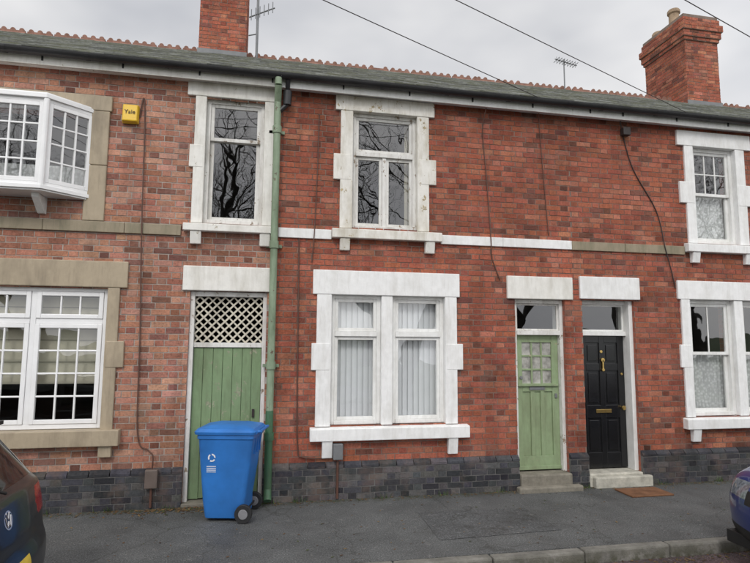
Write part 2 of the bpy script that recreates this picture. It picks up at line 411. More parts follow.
F.box(-2.69,-2.63,y+.003,.14,.97,2.51)
for a,b_ in((-3.418,-2.692),(-2.628,-1.902)):
    F.box(a,b_,y+.004,.14,2.13,2.19)
    sash(F,G,a,b_,2.192,2.508,y-.01,.05,.05,3,1,.02); sash(F,G,a,b_,.972,2.128,y-.01,.05,.05,3,4,.02)
obj('window_frame',F,M_upvc,hL,.005);obj('window_glass',G,M_glass,hL);room(hL,WL)
b=MB()
for k in range(9): 
    b.add([(-3.45,.2,1.42+k*.13),(-1.86,.2,1.42+k*.13),(-1.86,.215,1.42+k*.13+.125),(-3.45,.215,1.42+k*.13+.125)],[(0,1,2,3)])
obj('roman_blind',b,M_roller,hL)
def panelM(p,q):
    p=Vector((p[0],p[1],0));q=Vector((q[0],q[1],0));u=(q-p).normalized(); n=Vector((-u.y,u.x,0))
    m=Matrix.Identity(4); m.col[0]=(*u,0); m.col[1]=(*n,0); m.col[2]=(0,0,1,0); m.col[3]=(*p,1); return m,(q-p).length
F=MB();G=MB(); z0,z1=3.68,4.70
pts=[(-4.13,0),(-3.70,-.36),(-2.53,-.36),(-2.10,0)]
for i,(p,q) in enumerate(zip(pts[:-1],pts[1:])):
    m,w=panelM(p,q); F.M=m; G.M=m
    if i==1:
        for a,b_ in((.02,w/2-.01),(w/2+.01,w-.02)): sash(F,G,a,b_,z0+.04,z1-.04,.0,.05,.05,3,4,.02,.008)
        F.box(w/2-.01,w/2+.01,.005,.05,z0,z1)
    else: sash(F,G,.03,w-.03,z0+.04,z1-.04,.0,.05,.05,3,4,.02,.008)
    F.box(.0,w,.002,.06,z0,z0+.04);F.box(.0,w,.002,.06,z1-.04,z1)
F.M=None
for p in pts[1:3]: F.cyl((p[0],p[1]+.01,z0),(p[0],p[1]+.01,z1),.035,.035,10)
for za,zb,ov in((z1,z1+.05,.03),(z1+.051,z1+.07,.01),(z0-.045,z0,.035),(z0-.065,z0-.046,.01)):
    P=[(-4.13-ov,.02),(-3.70-ov*.4,-.36-ov),(-2.53+ov*.4,-.36-ov),(-2.10+ov,.02)]
    n=4; F.add([(x,y_,za) for x,y_ in P]+[(x,y_,zb) for x,y_ in P],[(3,2,1,0),(4,5,6,7)]+[(i,(i+1)%n,n+(i+1)%n,n+i) for i in range(n)])
obj('oriel_window_frame',F,M_upvc,hL,.004);obj('oriel_window_glass',G,M_glass,hL);room(hL,OR)
curtain(hL,-4.0,-2.2,3.7,4.05,.12,M_net,.012,.07,'net_curtain')
b=MB()
for cx in(-2.62,-3.6): b.add([(cx-.04,0,3.42),(cx+.04,0,3.42),(cx+.04,0,3.614),(cx-.04,0,3.614),(cx-.04,-.26,3.614),(cx+.04,-.26,3.614),(cx+.04,-.25,3.57),(cx-.04,-.25,3.57),(cx-.04,-.05,3.42),(cx+.04,-.05,3.42)],
     [(0,3,4,7,8),(1,9,6,5,2),(4,5,6,7),(7,6,9,8),(3,2,5,4),(0,8,9,1)])
obj('oriel_bracket',b,M_wood,hL,.004)
F=MB();G=MB(); x0,x1,z0,z1=W4; y=.055
def boxframe(F,x0,x1,z0,z1,y):
    F.box(x0+E+.001,x0+.06,y,.15,z0+.012,z1-E-.002);F.box(x1-.06,x1-E-.001,y,.15,z0+.012,z1-E-.002);F.box(x0+.06,x1-.06,y+.002,.15,z1-.06,z1-E-.002);F.box(x0+.06,x1-.06,y-.02,.15,z0+.012,z0+.06)
boxframe(F,x0,x1,z0,z1,y); sash(F,G,x0+.06,x1-.06,4.2,z1-.06,y+.02,.045,.035,3,2,.018); sash(F,G,x0+.06,x1-.06,z0+.06,4.245,y+.056,.05,.035)
for w in(W5,W6):
    x0,x1,z0,z1=w; boxframe(F,x0+(0 if w is W5 else -.001),x1,z0,z1,y); sash(F,G,x0+.06,x1-.06,1.78,z1-.06,y+.02,.045,.035,2,1,.018); sash(F,G,x0+.06,x1-.06,z0+.06,1.825,y+.056,.05,.035)
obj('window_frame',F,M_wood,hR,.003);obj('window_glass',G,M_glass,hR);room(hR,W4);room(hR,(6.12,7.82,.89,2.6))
curtain(hR,6.3,7.1,3.46,4.22,.2,M_net,.014,.06,'net_curtain'); curtain(hR,6.1,7.84,.92,1.80,.2,M_net,.014,.06,'net_curtain')

# ------------------------------------------------------------ doors
F=MB(); x0,x1=PD[0],PD[1]; y=.10
F.box(x0+.001,x0+.055,y-.06,.2,0.0,2.547);F.box(x1-.05,x1-.001,y-.06,.2,0.0,2.547);F.box(x0+.055,x1-.05,y-.058,.2,2.49,2.547);F.box(x0+.055,x1-.05,y-.02,.18,1.86,1.92)
obj('door_frame',F,M_woodold,hL,.004)
b=MB(); b.box(x0+.001,x1-.001,-.06,.30,-.1,.035); obj('threshold',b,M_step,hL,.01)
F=MB(); la,lb,lc,ld=x0+.056,x1-.051,1.921,2.489
def clipline(c,sgn,lo,hi,zlo,zhi):
    P=[]
    for x in(lo,hi):
        z=sgn*x+c
        if zlo-1e-6<=z<=zhi+1e-6:P.append((x,z))
    for z in(zlo,zhi):
        x=(z-c)/sgn
        if lo-1e-6<=x<=hi+1e-6:P.append((x,z))
    P=sorted(set((round(a,4),round(b,4)) for a,b in P)); return (P[0],P[-1]) if len(P)>1 else None
for sgn,yy in((1,y+.0),(-1,y+.011)):
    c=zc=lc-max(sgn*la,sgn*lb)-.0
    while c<ld-min(sgn*la,sgn*lb):
        s=clipline(c,sgn,la,lb,lc,ld)
        if s and abs(s[1][0]-s[0][0])>.02:
            (ax,az),(bx,bz)=s; d=Vector((bx-ax,0,bz-az)).normalized(); nrm=Vector((-d.z,0,d.x))*random.uniform(.009,.0115)
            v=[]
            for q in(yy,yy+.010):
                for px,pz,sg in((ax,az,-1),(bx,bz,-1),(bx,bz,1),(ax,az,1)): v.append((px+nrm.x*sg,q,pz+nrm.z*sg))
            F.add(v,[(0,1,2,3),(7,6,5,4),(0,4,5,1),(1,5,6,2),(2,6,7,3),(3,7,4,0)])
        c+=.104+random.uniform(-.004,.004)
obj('lattice',F,M_lattice,hL)
F=MB(); n=7
for i in range(n):
    a=x0+.057+(x1-x0-.109)*i/n; e=x0+.057+(x1-x0-.109)*(i+1)/n
    F.box(a+.0025,e-.0025,y+random.uniform(0,.004),y+.03,.045+random.uniform(0,.015),1.856)
F.box(x0+.06,x1-.055,y+.02,y+.045,.05,1.85)
obj('plank_door',F,M_green2,hL,.003)
F=MB(); F.box(-.13,-.10,y-.02,y+.0,1.0,1.1); obj('door_latch',F,M_cable,hL,.003); room(hL,PD,2.2,M_dark,ex=.1)
F=MB(); x0,x1=D1[0],D1[1]; y=.13
F.box(x0+.001,x0+.05,y-.07,.26,.2,2.54);F.box(x1-.05,x1-.001,y-.07,.26,.2,2.54);F.box(x0+.05,x1-.05,y-.068,.26,2.49,2.54);F.box(x0+.05,x1-.05,y-.075,.25,2.05,2.11)
obj('door_frame',F,M_woodold,hM,.004)
F=MB();G=MB(); sash(F,G,x0+.051,x1-.051,2.112,2.489,y-.03,.025,.03)
obj('fanlight',F,M_woodold,hM,.002);obj('fanlight_glass',G,M_glass,hM)
F=MB();G=MB(); a,e=x0+.052,x1-.052; zt=2.048
F.box(a,a+.10,y,y+.045,.215,zt);F.box(e-.10,e,y,y+.045,.215,zt);F.box(a+.10,e-.10,y+.001,y+.045,zt-.10,zt)
F.box(a+.10,e-.10,y+.001,y+.045,1.27,1.38);F.box(a+.10,e-.10,y+.001,y+.045,.215,.40)
F.box(a+.02,e-.02,y-.035,y-.001,1.345,1.375)
for i in(1,2):
    x=a+.10+(e-a-.2)*i/3; F.box(x-.03,x+.03,y+.002,y+.044,.40,1.27); F.box(x-.013,x+.013,y+.008,y+.04,1.38,zt-.10)
    z=1.38+(zt-.10-1.38)*i/3; F.box(a+.10,e-.10,y+.010,y+.038,z-.013,z+.013)
F.box(a+.10,e-.10,y+.022,y+.040,.40,1.27)
F.box(a+.0,e-.0,y-.02,y-.001,.22,.27)
for i in range(3):
    for j in range(3):
        pane(G,a+.1+(e-a-.2)*i/3,a+.1+(e-a-.2)*(i+1)/3,1.38+(zt-1.48)*j/3,1.38+(zt-1.48)*(j+1)/3,y+.025,.008)
obj('front_door',F,M_green,hM,.004)
M_frost=mat_plain('obscured_glass',(.36,.35,.32),.12,0,.5,9,.3)
obj('door_glass',G,M_frost,hM)
F=MB(); F.box(3.62,3.85,y-.012,y-.001,1.29,1.335); F.box(4.0,4.03,y-.02,y-.001,1.18,1.24); F.cyl((3.50,y-.015,1.46),(3.50,y,1.46),.022,.022,12); obj('letter_plate',F,M_lead,hM,.003)
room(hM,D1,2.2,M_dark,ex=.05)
F=MB(); x0,x1=D2[0],D2[1]; y=.20
F.box(x0+.001,x0+.055,y-.06,.3,.17,2.558);F.box(x1-.06,x1-.001,.05,.3,.17,2.558);F.box(x0+.055,x1-.06,y-.058,.3,2.50,2.558);F.box(x0+.055,x1-.06,y-.07,.29,2.05,2.11)
obj('door_frame',F,M_wood,hR,.004)
F=MB();G=MB(); sash(F,G,x0+.056,x1-.061,2.112,2.499,y-.02,.025,.03,t=.012)
obj('fanlight',F,M_wood,hR,.002);obj('fanlight_glass',G,M_glass,hR)
F=MB(); a,e=x0+.057,x1-.062; mid=(a+e)/2
F.box(a,a+.10,y,y+.045,.185,2.048);F.box(e-.10,e,y,y+.045,.185,2.048);F.box(mid-.04,mid+.04,y+.001,y+.045,.185,2.048)
for za,zb in((.185,.40),(.88,1.06),(1.55,1.65),(1.95,2.048)):
    F.box(a+.10,mid-.04,y+.002,y+.045,za,zb);F.box(mid+.04,e-.10,y+.002,y+.045,za,zb)
F.box(a+.08,e-.08,y+.02,y+.042,.2,2.04)
for za,zb in((.40,.88),(1.06,1.55),(1.65,1.95)):
    for p,q in((a+.10,mid-.04),(mid+.04,e-.10)): F.box(p+.035,q-.035,y+.008,y+.021,za+.035,zb-.035)
obj('front_door',F,M_black,hR,.005)
F=MB(); F.box(mid-.12,mid+.12,y-.01,y+.0,.95,1.0); F.cyl((e-.06,y-.05,1.02),(e-.06,y,1.02),.032,.02,14); F.cyl((mid,y-.03,1.70),(mid,y-.005,1.70),.03,.03,14)
F.box(mid-.012,mid+.012,y-.03,y-.005,1.56,1.70); F.cyl((mid,y-.035,1.56),(mid,y-.005,1.56),.022,.022,12)
F.cyl((mid-.012,y-.01,1.82),(mid-.012,y,1.82),.022,.022,12); F.cyl((e-.05,y-.012,1.50),(e-.05,y,1.50),.018,.018,12)
obj('door_furniture',F,M_brass,hR,.003); room(hR,D2,2.2,M_dark,ex=.05)
b=MB(); b.box(D1[0]+.004,D1[1]-.004,-.09,.30,-.1,.2); b.box(D1[0]-.08,D1[1]+.08,-.21,-.094,-.1,.07); obj('door_step',b,M_step,hM,.02)
b=MB(); b.box(D2[0]+.004,D2[1]-.004,-.05,.32,-.1,.169); b.box(D2[0]+.04,D2[1]+.08,-.14,-.056,-.1,.14); obj('door_step',b,M_stepw,hR,.018)

# ------------------------------------------------------------ eaves and roof
for h,x0,x1,mf in((hL,XA,XB-.001,M_cream),(hM,XB+.001,XC,M_wood),(hR,XC+.001,XD,M_wood)):
    b=MB(); b.box(x0,x1,-.13,.0,5.235,5.27); b.box(x0,x1,-.15,-.131,5.20,5.37); obj('fascia',b,mf,h,.004)
    if h is hL:
        b=MB(); b.box(x0,x1,-.06,.0,5.226,5.234); obj('frieze_board',b,mf,h)
    b=MB(); n=10; vs=[];fs=[]
    for k,(r,) in enumerate(((.062,),(.056,))):
        for X in(x0,x1):
            for i in range(n+1):
                t=math.pi+math.pi*i/n; vs.append((X,-.215+r*math.cos(t),5.345+r*math.sin(t)))
    N_=n+1
    for i in range(n):
        fs.append((i,i+1,N_+i+1,N_+i)); fs.append((2*N_+i,3*N_+i,3*N_+i+1,2*N_+i+1))
    fs.append((0,N_,3*N_,2*N_)); fs.append((n,2*N_+n,3*N_+n,N_+n))
    b.add(vs,fs)
    X=x0+.4
    while X<x1:
        for i in range(n):
            t0=math.pi+math.pi*i/n;t1=math.pi+math.pi*(i+1)/n;r=.067
            b.quad((X,-.215+r*math.cos(t0),5.345+r*math.sin(t0)),(X,-.215+r*math.cos(t1),5.345+r*math.sin(t1)),(X+.05,-.215+r*math.cos(t1),5.345+r*math.sin(t1)),(X+.05,-.215+r*math.cos(t0),5.345+r*math.sin(t0)))
        b.box(X+.4,X+.42,-.16,-.151,5.25,5.36); X+=.9
    obj('gutter',b,M_gutter,h,smooth=True)
RY,RZ=3.5,7.47; EY,EZ=-.19,5.38
sl=math.hypot(RY-EY,RZ-EZ); du=Vector((0,(RY-EY)/sl,(RZ-EZ)/sl)); nn=Vector((0,-du.z,du.y))
def mat_slate():
    t=NT('roof_slate'); a=t.n('ShaderNodeAttribute',attribute_name='Col')
    c=t.mix(a.outputs['Color'],t.ramp(t.noise(15,3,.7),[(.3,.65),(.7,1.3)]),1,'MULTIPLY')
    mo=t.ramp(t.noise(3.2,4,.7),[(.45,0.0),(.62,1.0)]); c=t.mix(c,(.17,.175,.10),t.math('MULTIPLY',mo,.6)); t.set(c,.8,spec=.3); return t.mat
M_slate=mat_slate()
M_ridge=mat_mortar('ridge_terracotta',(.27,.15,.115))
for h,x0,x1 in((hL,XA,XB),(hM,XB,XC),(hR,XC,XD)):
    b=MB(); row=0; s=0
    while s<sl-.05:
        x=x0-(.15 if row%2 else 0)
        while x<x1:
            a=max(x,x0);e=min(x+.296,x1)
            if e-a>.02:
                g=random.uniform(.65,1.3); b.col=(.25*g,.255*g,.24*g)
                p0=Vector((0,EY,EZ))+du*(s-.01)+nn*(.018+random.uniform(0,.007)); p1=Vector((0,EY,EZ))+du*min(s+.40,sl)+nn*.004
                q0=p0-nn*.012
                b.add([(a,p0.y,p0.z),(e,p0.y,p0.z),(e,p1.y,p1.z),(a,p1.y,p1.z),(a,q0.y,q0.z),(e,q0.y,q0.z)],[(0,1,2,3),(4,5,1,0),(0,3,4),(1,5,2)])
            x+=.30
        s+=.2; row+=1
    b.col=(.13,.14,.14)
    b.quad((x0,RY,RZ),(x1,RY,RZ),(x1,7.2,5.4),(x0,7.2,5.4)); b.quad((x0,EY,EZ-.01),(x1,EY,EZ-.01),(x1,RY,RZ-.01),(x0,RY,RZ-.01))
    obj('slate_roof',b,M_slate,h)
    b=MB(); x=x0
    while x<x1-.02:
        w=min(.44,x1-x)
        z=RZ+.0+random.uniform(-.006,.006); b.add([(x,RY-.13,z-.07),(x+w,RY-.13,z-.07),(x+w,RY,z+.03),(x,RY,z+.03),(x+w,RY+.13,z-.07),(x,RY+.13,z-.07)],[(0,1,2,3),(3,2,4,5),(0,3,5),(1,4,2)])
        b.box(x+.01,x+w-.01,RY-.02,RY+.02,z+.01,z+.05)
        k=0
        while k<3 and x+.0733+k*.147<x1:
            cx=x+.0733+k*.147
            if random.random()>.06: b.cyl((cx,RY-.018,z+.055),(cx,RY+.018,z+.055),.044,.044,10)
            k+=1
        x+=.45
    obj('crested_ridge_tiles',b,M_ridge,h,.004)
for h,x0,x1,mm in((hL,XA,XB,M_revL),(hM,XB,XC,M_revM),(hR,XC,XD,M_revM)):
    b=MB(); b.quad((x1,7,0),(x0,7,0),(x0,7,5.45),(x1,7,5.45))
    if h is hL: b.add([(x0,7,0),(x0,.005,0),(x0,.005,5.35),(x0,RY,RZ),(x0,7,5.45)],[(0,1,2,3,4)])
    if h is hR: b.add([(x1,7,0),(x1,.005,0),(x1,.005,5.35),(x1,RY,RZ),(x1,7,5.45)],[(4,3,2,1,0)])
    obj('rear_wall',b,mm,h)
def chimney(parent,x0,x1,y0,y1,zb,zt,pots,cap=True):
    b=MB()
    def shell(e,za,zc):
        X0,X1,Y0,Y1=x0-e,x1+e,y0-e,y1+e
        brick_panel(b,(X0,Y0,0),(1,0,0),(0,-1,0),0,X1-X0,za,zc,'M'); brick_panel(b,(X1,Y0,0),(0,1,0),(1,0,0),0,Y1-Y0,za,zc,'M')
        brick_panel(b,(X0,Y1,0),(0,-1,0),(-1,0,0),0,Y1-Y0,za,zc,'M'); brick_panel(b,(X1,Y1,0),(-1,0,0),(0,1,0),0,X1-X0,za,zc,'M')
        c.box(X0+.005,X1-.005,Y0+.005,Y1-.005,za-.01,zc-.002)
    c=MB(); z=zb
    if cap:
        shell(0,zb,zt-.60); shell(.03,zt-.60,zt-.525);shell(.06,zt-.525,zt-.375);shell(.09,zt-.375,zt-.225);shell(.045,zt-.225,zt-.075)
        c.box(x0-.02,x1+.02,y0-.02,y1+.02,zt-.08,zt)
    else: shell(0,zb,zt)
    obj('chimney_stack',b,M_brM,parent);obj('chimney_core',c,M_moM,parent)
    b=MB()
    for px,py,hh in pots: b.lathe(px,py,[(.15,zt-.02),(.15,zt+.06),(.115,zt+.10),(.11,zt+hh-.12),(.14,zt+hh-.09),(.14,zt+hh-.03),(.12,zt+hh),(.09,zt+hh),(.09,zt)],20)
    if pots: obj('chimney_pots',b,M_pot,parent,smooth=True)
    b=MB(); b.box(x0-.02,x1+.02,y0-.03,y0-.012,zb+.0,EZ+(y0-EY)*(RZ-EZ)/(RY-EY)+.09); obj('lead_flashing',b,M_lead,parent)
chimney(hL,-1.36,-.50,3.15,4.0,6.9,10.2,[(-.95,3.6,.5)])
chimney(hR,9.0,9.85,3.0,4.3,6.9,9.3,[(9.3,3.62,.50),(9.25,4.1,.2)])
b=MB(); b.tube([(-.30,3.2,7.3),(-.30,3.2,9.6)],.024); b.tube([(-.46,3.25,8.15),(.02,3.05,8.28)],.013); b.tube([(-.46,3.2,7.75),(-.30,3.2,7.8)],.012)
for i in range(6): b.tube([(-.42+i*.08,3.2-.03*i,8.07+i*.021),(-.42+i*.08,3.2-.03*i,8.29+i*.021)],.008)
obj('tv_aerial',b,M_metal)
b=MB(); b.tube([(6.3,3.45,7.4),(6.3,3.45,8.15)],.014); b.tube([(6.0,3.3,8.05),(6.7,3.6,8.13)],.010)
for i in range(8):
    x=6.05+i*.085; b.tube([(x,3.32+i*.035-.12,8.05+i*.01),(x,3.32+i*.035+.12,8.05+i*.01)],.006); b.tube([(x,3.32+i*.035,7.99+i*.01),(x,3.32+i*.035,8.12+i*.01)],.005)
obj('tv_aerial',b,M_metal)

# ------------------------------------------------------------ pipe, cables, boxes
b=MB(); px=.085; py=-.10
b.cyl((px,py,1.1),(px,py,5.02),.045,.045,16); 
b.tube([(px,-.215,5.29),(px,-.215,5.2),(px,py,5.02)],.045,16)
for z in(4.6,3.1,1.6): b.cyl((px,py,z),(px,py,z+.09),.058,.058,16); b.box(px-.10,px+.10,-.03,-.001,z+.02,z+.06)
obj('drainpipe',b,M_pipe,hM,smooth=True,angle=35)
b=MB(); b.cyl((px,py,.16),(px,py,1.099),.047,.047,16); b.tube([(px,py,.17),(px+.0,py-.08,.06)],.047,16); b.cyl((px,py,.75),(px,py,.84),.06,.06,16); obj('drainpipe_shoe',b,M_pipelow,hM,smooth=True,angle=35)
b=MB(); b.cyl((px+.12,-.12,4.98),(px+.12,-.12,5.16),.05,.06,14); b.tube([(px+.12,-.12,5.16),(px+.12,-.2,5.29)],.03); b.tube([(px+.12,-.12,4.99),(px+.03,-.10,4.9)],.03); obj('pipe_hopper',b,M_gutter,hM,smooth=True,angle=35)
b=MB(); b.box(.87,.99,-.13,-.02,.49,.68); obj('meter_box',b,M_lead,hM,.01)
b=MB(); b.tube([(.93,-.075,.5),(.93,-.075,.02)],.016); obj('conduit',b,M_cableb,hM)
b=MB(); b.tube([(-1.24,-.075,.24),(-1.24,-.075,.02)],.014); obj('conduit',b,M_cableb,hL)
b=MB(); b.box(-1.31,-1.17,-.12,-.052,.24,.45); obj('meter_box',b,mat_plain('grey_brown_plastic',(.13,.10,.085),.5),hL,.01)
def cable(parent,pts,r=.008,mat=None):
    P=[Vector(p) for p in pts]; out=[]
    for i in range(len(P)-1):
        p0=P[max(i-1,0)];p1=P[i];p2=P[i+1];p3=P[min(i+2,len(P)-1)]
        for k in range(6):
            t=k/6; out.append(.5*((2*p1)+(p2-p0)*t+(2*p0-5*p1+4*p2-p3)*t*t+(3*p1-p0-3*p2+p3)*t**3))
    out.append(P[-1]); b=MB(); b.tube(out,r,6); return obj('wall_cable',b,mat or M_cableb,parent,smooth=True)
cable(hL,[(-1.60,-.02,4.70),(-1.56,-.02,4.95),(-1.53,-.02,4.5),(-1.50,-.045,3.3),(-1.46,-.02,2.0),(-1.43,-.02,.85),(-1.30,-.03,.66),(-1.24,-.07,.6),(-1.24,-.07,.44)],.009)
cable(hM,[(.40,-.015,3.25),(.41,-.015,2.2),(.42,-.015,1.2),(.44,-.02,.62),(.50,-.03,.52),(.8,-.03,.5),(.90,-.07,.56)],.009)
cable(hM,[(.63,-.015,4.95),(.62,-.02,4.2),(.60,-.02,3.5),(.59,-.045,3.3),(.57,-.015,2.95)],.007)
cable(hM,[(2.95,-.1,5.2),(2.93,-.015,4.9),(2.98,-.012,4.2),(3.02,-.035,3.35),(3.04,-.015,3.1),(3.15,-.015,2.8)],.008)
cable(hM,[(3.75,-.1,5.2),(3.8,-.015,5.0),(3.85,-.012,4.2),(3.9,-.012,3.45)],.006)
cable(hR,[(5.05,-.1,5.2),(5.15,-.015,5.0),(5.3,-.012,4.5),(5.65,-.012,3.9),(5.75,-.035,3.35),(5.85,-.02,3.0),(5.9,-.02,2.75)],.008,M_cable)
b=MB(); b.box(5.1,5.22,-.10,-.02,5.0,5.12); obj('cable_bracket',b,M_cable,hR,.01)
M_yel=mat_plain('yellow_plastic',(.75,.48,.03),.35,0,.04,5,0)
b=MB(); b.add([(-1.80,-.012,4.60),(-1.60,-.012,4.60),(-1.60,-.012,4.84),(-1.80,-.012,4.84),(-1.785,-.085,4.62),(-1.615,-.085,4.62),(-1.615,-.075,4.83),(-1.785,-.075,4.83)],
    [(3,2,1,0),(4,5,6,7),(0,1,5,4),(1,2,6,5),(2,3,7,6),(3,0,4,7)])
al=obj('alarm_box',b,M_yel,hL,.012)
tc=bpy.data.curves.new('label','FONT'); tc.body='Yale'; tc.size=.075; tc.extrude=.001; tc.align_x='CENTER'; to=bpy.data.objects.new('alarm_label',tc); COL.objects.link(to); to.parent=hL
to.rotation_euler=(math.radians(90),0,0); to.location=(-1.70,-.0845,4.71); tc.materials.append(M_cable)

# overhead wires & pole
pole=(-19.9,-9.65)
b=MB(); b.cyl((pole[0],pole[1],-.1),(pole[0],pole[1],7.5),.14,.10,14); b.box(pole[0]-.4,pole[0]+.4,pole[1]-.04,pole[1]+.04,7.05,7.15); obj('telegraph_pole',b,M_bark)
for A in((4.0,-.13,5.33),(6.4,-.13,5.33),(11.0,-.13,5.33)):
    b=MB(); P=[]
    for i in range(41):
        t=i/40; P.append((A[0]+(pole[0]-A[0])*t,A[1]+(pole[1]-A[1])*t,A[2]+(7.2-A[2])*t-.06*4*t*(1-t)))
    b.tube(P,.0055,6); obj('overhead_cable',b,M_cable,smooth=True)

# ------------------------------------------------------------ ground
def mat_asphalt(name,base,tint=(.09,.06,.06),mossy=True,y0=-.25):
    t=NT(name)
    c=t.mix(base,t.ramp(t.noise(1.1,4,.7),[(.3,.66),(.7,1.32)]),1,'MULTIPLY')
    sp=t.ramp(t.noise(75,2,.7),[(.36,.45),(.55,1.0),(.70,2.1)]); c=t.mix(c,sp,.9,'MULTIPLY')
    c=t.mix(c,tint,t.math('MULTIPLY',t.ramp(t.noise(.5,4,.6,(1,2,1)),[(.5,0.0),(.7,1.0)]),.5))
    sn=t.ramp(t.noise(14,3,.6),[(.64,0.0),(.68,1.0)]); c=t.mix(c,(.20,.19,.18),t.math('MULTIPLY',sn,.55))
    v=t.n('ShaderNodeTexVoronoi',feature='DISTANCE_TO_EDGE'); v.inputs['Scale'].default_value=.7
    wv=t.n('ShaderNodeVectorMath',operation='ADD'); nz=t.n('ShaderNodeTexNoise'); nz.inputs['Scale'].default_value=3; nz.inputs['Detail'].default_value=3; t.l(t.geo.outputs['Position'],nz.inputs['Vector'])
    t.l(t.geo.outputs['Position'],wv.inputs[0]); sc=t.n('ShaderNodeVectorMath',operation='SCALE'); sc.inputs['Scale'].default_value=.5; t.l(nz.outputs['Color'],sc.inputs[0]); t.l(sc.outputs[0],wv.inputs[1]); t.l(wv.outputs[0],v.inputs['Vector'])
    cr=t.ramp(v.outputs['Distance'],[(.002,1.0),(.007,0.0)]); c=t.mix(c,(.025,.025,.02),t.math('MULTIPLY',cr,.5))
    if mossy:
        y=t.sepz(1); w=t.n('ShaderNodeMapRange'); t.l(y,w.inputs[0]); w.inputs[1].default_value=y0;w.inputs[2].default_value=-.03;w.inputs[3].default_value=0;w.inputs[4].default_value=1
        m=t.math('MULTIPLY',w.outputs[0],t.ramp(t.noise(7,4,.7),[(.38,0.0),(.55,1.0)])); c=t.mix(c,(.04,.045,.02),t.math('MULTIPLY',m,.85))
    r=t.ramp(t.noise(1.7,3,.6),[(.35,.6),(.65,.9)])
    t.set(c,r); t.bump(t.noise(75,1,.7),.9,.010); return t.mat
M_pave=mat_asphalt('pavement_asphalt',(.098,.101,.10),(.075,.075,.075)); M_road=mat_asphalt('road_asphalt',(.085,.060,.062),(.13,.06,.065),False)
def mat_kerb():
    t=NT('kerb_stone'); c=t.mix((.20,.19,.17),t.ramp(t.noise(5,4,.7),[(.3,.6),(.7,1.2)]),1,'MULTIPLY')
    z=t.sepz(); w=t.n('ShaderNodeMapRange'); t.l(z,w.inputs[0]); w.inputs[1].default_value=-.11;w.inputs[2].default_value=0.0;w.inputs[3].default_value=.9;w.inputs[4].default_value=.25
    m=t.math('MULTIPLY',w.outputs[0],t.ramp(t.noise(9,3,.7),[(.35,0.0),(.55,1.0)])); c=t.mix(c,(.055,.055,.03),m); t.set(c,.9); t.bump(t.noise(60,2,.7),.7,.008); return t.mat
M_kerb=mat_kerb()
def mat_grass():
    t=NT('grass'); c=t.ramp(t.noise(1.5,4,.7),[(.3,(.03,.05,.015)),(.6,(.06,.09,.03)),(.8,(.09,.09,.04))]); t.set(c,.95); return t.mat
KY=-2.02
def sheet(name,x0,x1,y0,y1,z,mat,nx=1):
    b=MB(); 
    for i in range(nx):
        a=x0+(x1-x0)*i/nx;e=x0+(x1-x0)*(i+1)/nx; b.quad((a,y0,z),(e,y0,z),(e,y1,z),(a,y1,z))
    return obj(name,b,mat)
sheet('ground',-400,400,-400,400,-.16,mat_grass())
sheet('road',-120,120,-9.2,KY-.12,-.11,M_road)
b=MB(); b.box(-120,120,KY,.30,-.15,0); obj('pavement',b,M_pave)
b=MB(); b.box(-120,120,-11.4,-9.33,-.15,.0); obj('pavement',b,M_pave)
for nm,y0 in(('kerb',KY-.125),('kerb',-9.325)):
    b=MB(); x=-40
    while x<40:
        w=.915; j=random.uniform(-.005,.005); b.box(x,x+w-.008,y0+j,y0+.12,-.15,.004+j); x+=w
    obj(nm,b,M_kerb,bevel=.02)
b=MB(); b.add([(1.75,-1.62,.004),(3.1,-1.55,.004),(3.06,-.78,.004),(1.78,-.72,.004)],[(0,1,2,3)]); obj('asphalt_patch',b,mat_asphalt('patch_asphalt',(.084,.087,.088),(.06,.06,.06),False))
def mat_leaf(n='fallen_leaves'):
    t=NT(n); a=t.n('ShaderNodeAttribute',attribute_name='Col'); t.set(a.outputs['Color'],.8); return t.mat
b=MB()
def leaf(x,y,z,s,col):
    a=random.uniform(0,6.28);c,sn=math.cos(a),math.sin(a); b.col=col; h=random.uniform(.2,.8)*s
    pts=[(-.5,0,0),(-.15,-.28,h*.3/s),(.25,-.22,.1),(.5,0,h/s*.5),(.25,.22,.1),(-.15,.28,h*.4/s)]
    b.add([(x+(p*c-q*sn)*s,y+(p*sn+q*c)*s,z+abs(r)*s*.5+.002) for p,q,r in pts],[(0,1,2,3,4,5)])
cols=[(.10,.055,.025),(.14,.08,.03),(.06,.035,.02),(.05,.06,.02),(.18,.12,.05)]
for i in range(1000):
    leaf(random.uniform(-4,8),-.06-abs(random.gauss(0,.07)),0,random.uniform(.012,.035),random.choice(cols))
for i in range(320): leaf(random.gauss(-1.0,.4),-.07-abs(random.gauss(0,.10)),0,random.uniform(.02,.05),random.choice(cols))
for i in range(900): leaf(random.uniform(-4,8),KY-.13-abs(random.gauss(0,.12)),-.11,random.uniform(.015,.045),random.choice(cols))
for i in range(300): leaf(random.uniform(-4,8),random.uniform(-1.95,-.1),0,random.uniform(.012,.04),random.choice(cols))
obj('leaf_litter',b,mat_leaf())
b=MB()
for cx in(-2.4,-1.7,-1.05,.12,.45,1.5,2.3,3.1,5.5,6.4,-.25,4.27):
    for i in range(random.randint(10,28)):
        x=cx+random.gauss(0,.05); y=-.062-abs(random.gauss(0,.02)); h=random.uniform(.02,.085); a=random.uniform(0,6.28); w=.004; l=random.uniform(.01,.05)
        b.col=random.choice([(.05,.09,.02),(.07,.11,.03),(.04,.06,.02)])
        b.add([(x-w*math.cos(a),y-w*math.sin(a),0),(x+w*math.cos(a),y+w*math.sin(a),0),(x-l*math.sin(a),min(y+l*math.cos(a),-.058),h)],[(0,1,2)])
obj('weeds',b,mat_leaf('weed_leaves'))
b=MB(); b.box(4.62,5.22,-.62,-.25,.001,.022); dm=obj('doormat',b,M_mat,bevel=.006)

